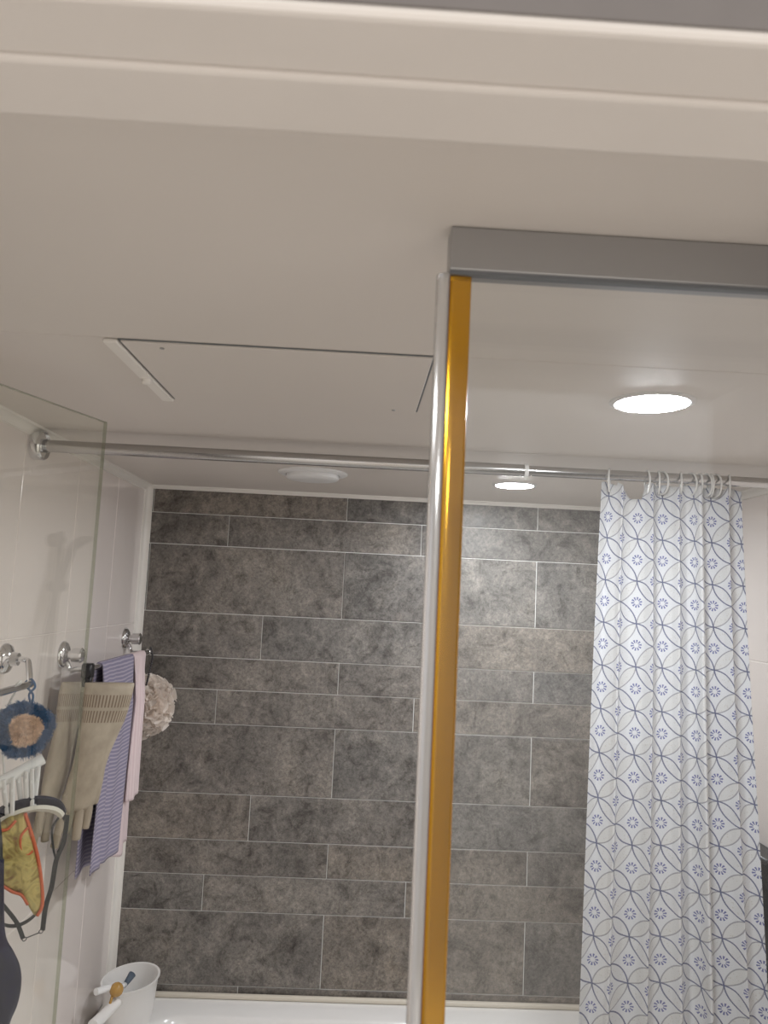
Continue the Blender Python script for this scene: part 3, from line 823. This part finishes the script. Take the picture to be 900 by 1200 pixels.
# clip hanger: sloping white bar with a row of pegs
NH = Vector((.55, -.835, 0))
hb0 = Vector((RX + .004, NY + .035, 1.44))
def hp(px, py, off=0.0): return on_plane(px, py, hb0, NH) + NH * off
ch = thing('clip_hanger', hp(20, 955), 'white plastic clip hanger with a row of pegs below the scrubber', 'hanger')
mk('bar', tube(new(), [hp(-22, 929), hp(51, 889)], .0105, 14), white_pl, ch, smooth=50)
mk('suspender', tube(new(), spline([hp(6, 914, -.004), hp(5, 880, -.012), hp(10, 835, -.024), (RX + .004, NY - .05, c0.z + .010), (RX - .008, NY - .05, c0.z)], 6), .0022, 8), white_pl, ch, smooth=True)
peg_m = m_clear_plastic('peg_plastic', (.9, .9, .9), .92, .2)
pegs = [(3, 912, 8, 955, 0), (13, 908, 13, 957, .006), (21, 904, 24, 938, -.004), (29, 901, 30, 935, .004), (35, 898, 36, 946, .008), (44, 896, 39, 944, .002)]
for i, (x0, y0, x1, y1, of) in enumerate(pegs):
    a, b = hp(x0, y0, of + .004), hp(x1, y1, of + .004)
    bm = new()
    for s in (-1, 1):
        d = NH * (.0042 * s)
        tube(bm, [a + d * 1.8, a.lerp(b, .45) + d * .7, b + d * .5], [.0036, .0046, .0040], 8, flat=.7)
    tube(bm, [a.lerp(b, .32) - NH * .008, a.lerp(b, .32) + NH * .008], .003, 8)
    mk('peg', bm, peg_m, ch, smooth=40)

# swimwear: dark curved band with cream lining, straps, ring link
def ribbon(bm, pts, wvec, th=.0012):
    """flat strap along pts, its width along wvec"""
    P = spline(pts, 8); W = Vector(wvec); R = []
    for i, p in enumerate(P):
        t = (P[min(i + 1, len(P) - 1)] - P[max(i - 1, 0)]).normalized(); nn = t.cross(W).normalized() * th
        R.append([bm.verts.new(p + W * .5 + nn), bm.verts.new(p - W * .5 + nn), bm.verts.new(p - W * .5 - nn), bm.verts.new(p + W * .5 - nn)])
    for A, B in zip(R, R[1:]):
        for k in range(4): bm.faces.new((A[k], A[(k + 1) % 4], B[(k + 1) % 4], B[k]))
    bm.faces.new(R[0]); bm.faces.new(list(reversed(R[-1]))); return bm
navy = m_subtle('navy_fabric', (.012, .014, .032), .38, .4, 60, spec=.5)
cream = mat('cream_lining', (.70, .68, .60), .6)
strap_m = mat('black_strap', (.035, .04, .042), .6)
sw = thing('bikini_band', hp(50, 1100), 'dark swim band with cream lining and black straps held by pegs', 'swimwear')
def W_(dx_, dy_, off=0): return hp(40 + dx_, 1000 + dy_, off) - hp(40, 1000)
mk('band', ribbon(new(), [hp(-12, 962, -.004), hp(4, 950), hp(22, 943, .006), hp(40, 938, .010), hp(58, 939, .010), hp(70, 945, .004), hp(77, 957, -.004)], W_(1, -13) + NH * .012, .003), navy, sw, smooth=40)
mk('lining', ribbon(new(), [hp(-12, 974, -.002), hp(4, 960, .002), hp(22, 950, .010), hp(42, 945, .015), hp(58, 946, .015), hp(68, 951, .008), hp(73, 957, 0)], W_(1, -6) + NH * .018, .0035), cream, sw, smooth=40)
sb = new(); ribbon(sb, [hp(79, 955), hp(75, 985), hp(66, 1008), hp(60, 1038, .004), hp(53, 1062, .004), hp(50, 1090)], W_(5, 0) + NH * .004)
mk('strap', sb, strap_m, sw, smooth=40)
sb = new(); ribbon(sb, [hp(70, 958, -.004), hp(62, 972, -.006), hp(63, 993, -.006), hp(66, 1008, -.004)], W_(2.5, 0))
mk('strap', sb, strap_m, sw, smooth=40)
sb = new(); ribbon(sb, [hp(-6, 1050), hp(8, 1066), hp(20, 1082), hp(27, 1100)], W_(5, -2))
mk('strap', sb, strap_m, sw, smooth=40)
sb = new(); ribbon(sb, [hp(-4, 1080, -.005), hp(10, 1086, -.005), hp(24, 1085, -.006), hp(38, 1077, -.006), hp(50, 1063, -.004)], W_(0, 4))
mk('strap', sb, strap_m, sw, smooth=40)
def ring_at(c, r, n_):
    u = n_.orthogonal().normalized(); v = n_.cross(u)
    return tube(new(), [c + u * (r * math.cos(6.2832 * k / 16)) + v * (r * math.sin(6.2832 * k / 16)) for k in range(16)], .0009, 6, closed=True)
metal_d = mat('dark_metal', (.12, .12, .12), .3, .8)
mk('ring', ring_at(hp(28.5, 1100.5), .0035, NH), metal_d, sw)
mk('ring', ring_at(hp(48, 1091.5), .0035, NH), metal_d, sw)
mk('link_bar', tube(new(), [hp(31, 1099), hp(46, 1093)], .0011, 8), metal_d, sw)

def pillow(outline, off, thick, wr=.002, seed=0, n_ring=7):
    """closed cloth body from an outline in the hanging plane, thick in the middle and creased"""
    P = [hp(x, y, off) for x, y in outline]; P = spline(P + [P[0]], 4)[:-1]; n = len(P); c = sum(P, Vector()) / n
    bm = new(); R = []
    for side in (1, -1):
        lv = [k / n_ring for k in range(n_ring)]
        for s in (lv if side == 1 else lv[::-1]):
            if side == -1 and s == 0: continue
            k = 1 - s; h = thick * math.sqrt(max(0, 1 - k ** 2.5))
            ring = []
            for p in P:
                q = c + (p - c) * k
                nz = noise.noise(Vector((q.x * 60 + seed, q.y * 60, q.z * 14))) * wr * 3 * s ** .5
                ring.append(bm.verts.new(q + NH * (side * h + nz)))
            R.append(ring)
    for i in range(len(R) - 1):
        A, B = R[i], R[i + 1]
        if (i == n_ring - 1): continue
        for k in range(n): bm.faces.new((A[k], A[(k + 1) % n], B[(k + 1) % n], B[k]))
    f1 = R[n_ring - 1]; f2 = R[n_ring]
    bm.faces.new(f1); bm.faces.new(list(reversed(f2)))
    A, B = R[-1], R[0]
    for k in range(n): bm.faces.new((A[k], A[(k + 1) % n], B[(k + 1) % n], B[k]))
    return bm, P
def m_print():
    m = mat('yellow_print', (.5, .38, .12), .65, spec=.2); g = NT(m); geo = g.n('ShaderNodeNewGeometry')
    nz = g.noise(geo.outputs['Position'], 34, 3, .5, 1.2)
    g.L.new(g.ramp(nz, [(.28, (.22, .11, .05)), (.40, (.34, .27, .09)), (.52, (.58, .47, .18)), (.62, (.42, .36, .14)), (.72, (.62, .24, .08))]), g.b.inputs['Base Color'])
    return m
orange_m = mat('orange_binding', (.62, .14, .055), .55)
sk = thing('bikini_brief', hp(20, 1070), 'yellow printed swim piece with orange binding hanging from pegs', 'swimwear')
outl = [(26, 947), (34, 972), (42, 1000), (47, 1030), (48, 1058), (40, 1070), (30, 1056), (24, 1045), (13, 1041), (0, 1034), (-14, 1030), (-22, 1000), (-8, 968), (8, 955), (18, 952)]
bm, PP = pillow(outl, .016, .007, .0022, 3)
mk('cloth', bm, m_print(), sk, smooth=True)
mk('binding', tube(new(), spline([hp(x, y, .019) for x, y in ((27, 950), (34, 972), (41.5, 1000), (46, 1030), (47, 1056), (41, 1069))], 6), .0032, 10), orange_m, sk, smooth=True)
mk('binding', tube(new(), spline([hp(x, y, .022) for x, y in ((30, 966), (22, 976), (22, 990), (29, 997), (36, 993))], 6), .0024, 10), orange_m, sk, smooth=True)
mk('binding', tube(new(), spline([hp(x, y, .019) for x, y in ((30, 1056), (23, 1045), (12, 1041), (0, 1034), (-14, 1030))], 6), .0026, 10), orange_m, sk, smooth=True)
mk('binding', tube(new(), spline([hp(x, y, .022) for x, y in ((16, 958), (6, 968), (-4, 970), (-14, 980))], 6), .0028, 10), orange_m, sk, smooth=True)
outl = [(1, 1000), (1, 1052), (3, 1088), (12, 1106), (19, 1122), (21, 1142), (17, 1165), (10, 1182), (2, 1198), (-20, 1204), (-40, 1180), (-44, 1130), (-30, 1085), (-14, 1040), (-8, 1000)]
bm, PP = pillow(outl, .034, .012, .002, 9)
nc = mk('padded_swimwear', bm, m_subtle('dark_navy_cloth', (.014, .013, .038), .6, .5, 40, spec=.3), smooth=True)
tag(nc, 'dark navy padded cloth hanging at the lower left picture edge', 'cloth')
mk('hanging_strap', ribbon(new(), [hp(-3, 1004, .034), hp(-4, 970, .030), hp(-8, 930, .012), hp(-10, 925, .004)], W_(5, 0)), strap_m, nc)

# ------------------------------------------------------------------ dipper on the tub rim, brush across it
dc = Vector((-.560, 2.228, TZ))
tilt = Matrix.Rotation(math.radians(0), 3, 'X')
dp = thing('dipper', dc, 'white plastic water dipper standing on the bathtub corner', 'dipper')
prof = [(0, .0005), (.050, .0005), (.056, .004), (.066, .062), (.0725, .126), (.0765, .130), (.0765, .133), (.0715, .1325), (.0700, .126), (.0635, .063), (.054, .008), (0, .006)]
bw = lathe(new(), prof, dc, seg=48)
for v in bw.verts: v.co.z += max(0, v.co.z - dc.z - .02) * (.8 * (v.co.x - dc.x) + .5 * (v.co.y - dc.y))
mk('bowl', bw, mat('dipper_plastic', (.87, .855, .83), .28), dp, smooth=50)
mk('handle', tube(new(), [dc + Vector((-.012, -.062, .104)), dc + Vector((-.026, -.11, .099)), dc + Vector((-.042, -.165, .094)), dc + Vector((-.0425, -.168, .094))], [.013, .0135, .0155, .012], 16), MATS['dipper_plastic'], dp, smooth=40)
br = thing('bath_brush', dc + Vector((0, -.07, .118)), 'white-handled brush with amber ball lying across the dipper', 'brush')
e0, e1 = dc + Vector((-.055, -.120, .152)), dc + Vector((.012, -.010, .130))
mk('handle', tube(new(), [e0, e0.lerp(e1, .6)], .0085, 14), white_pl, br, smooth=40)
amber = mat('amber_plastic', (.62, .36, .10), .2, Transmission_Weight=.25)
bp = dc + Vector((-.014, -.080, .139))
ab = lathe(new(), [(0, -.0175)] + [(.0175 * math.cos(math.radians(a)), .0175 * math.sin(math.radians(a))) for a in range(-75, 80, 15)] + [(0, .0175)], bp, (.4, .8, .1), 20)
bq = mk('ball', ab, amber, br, smooth=True)
mk('tail', tube(new(), [bp + Vector((-.006, -.012, -.010)), bp + Vector((-.009, -.016, -.024)), bp + Vector((-.010, -.017, -.036))], [.004, .0035, .002], 8), amber, bq, smooth=True)
mk('neck', tube(new(), [bp + Vector((.004, .012, .0)), bp + Vector((.012, .034, -.004))], [.006, .007], 12), white_pl, br, smooth=True)
mk('bristles', tube(new(), [bp + Vector((.012, .034, -.004)), bp + Vector((.022, .062, .010))], [.006, .010], 12), mat('blue_grey_bristle', (.10, .13, .17), .7), br, smooth=True)
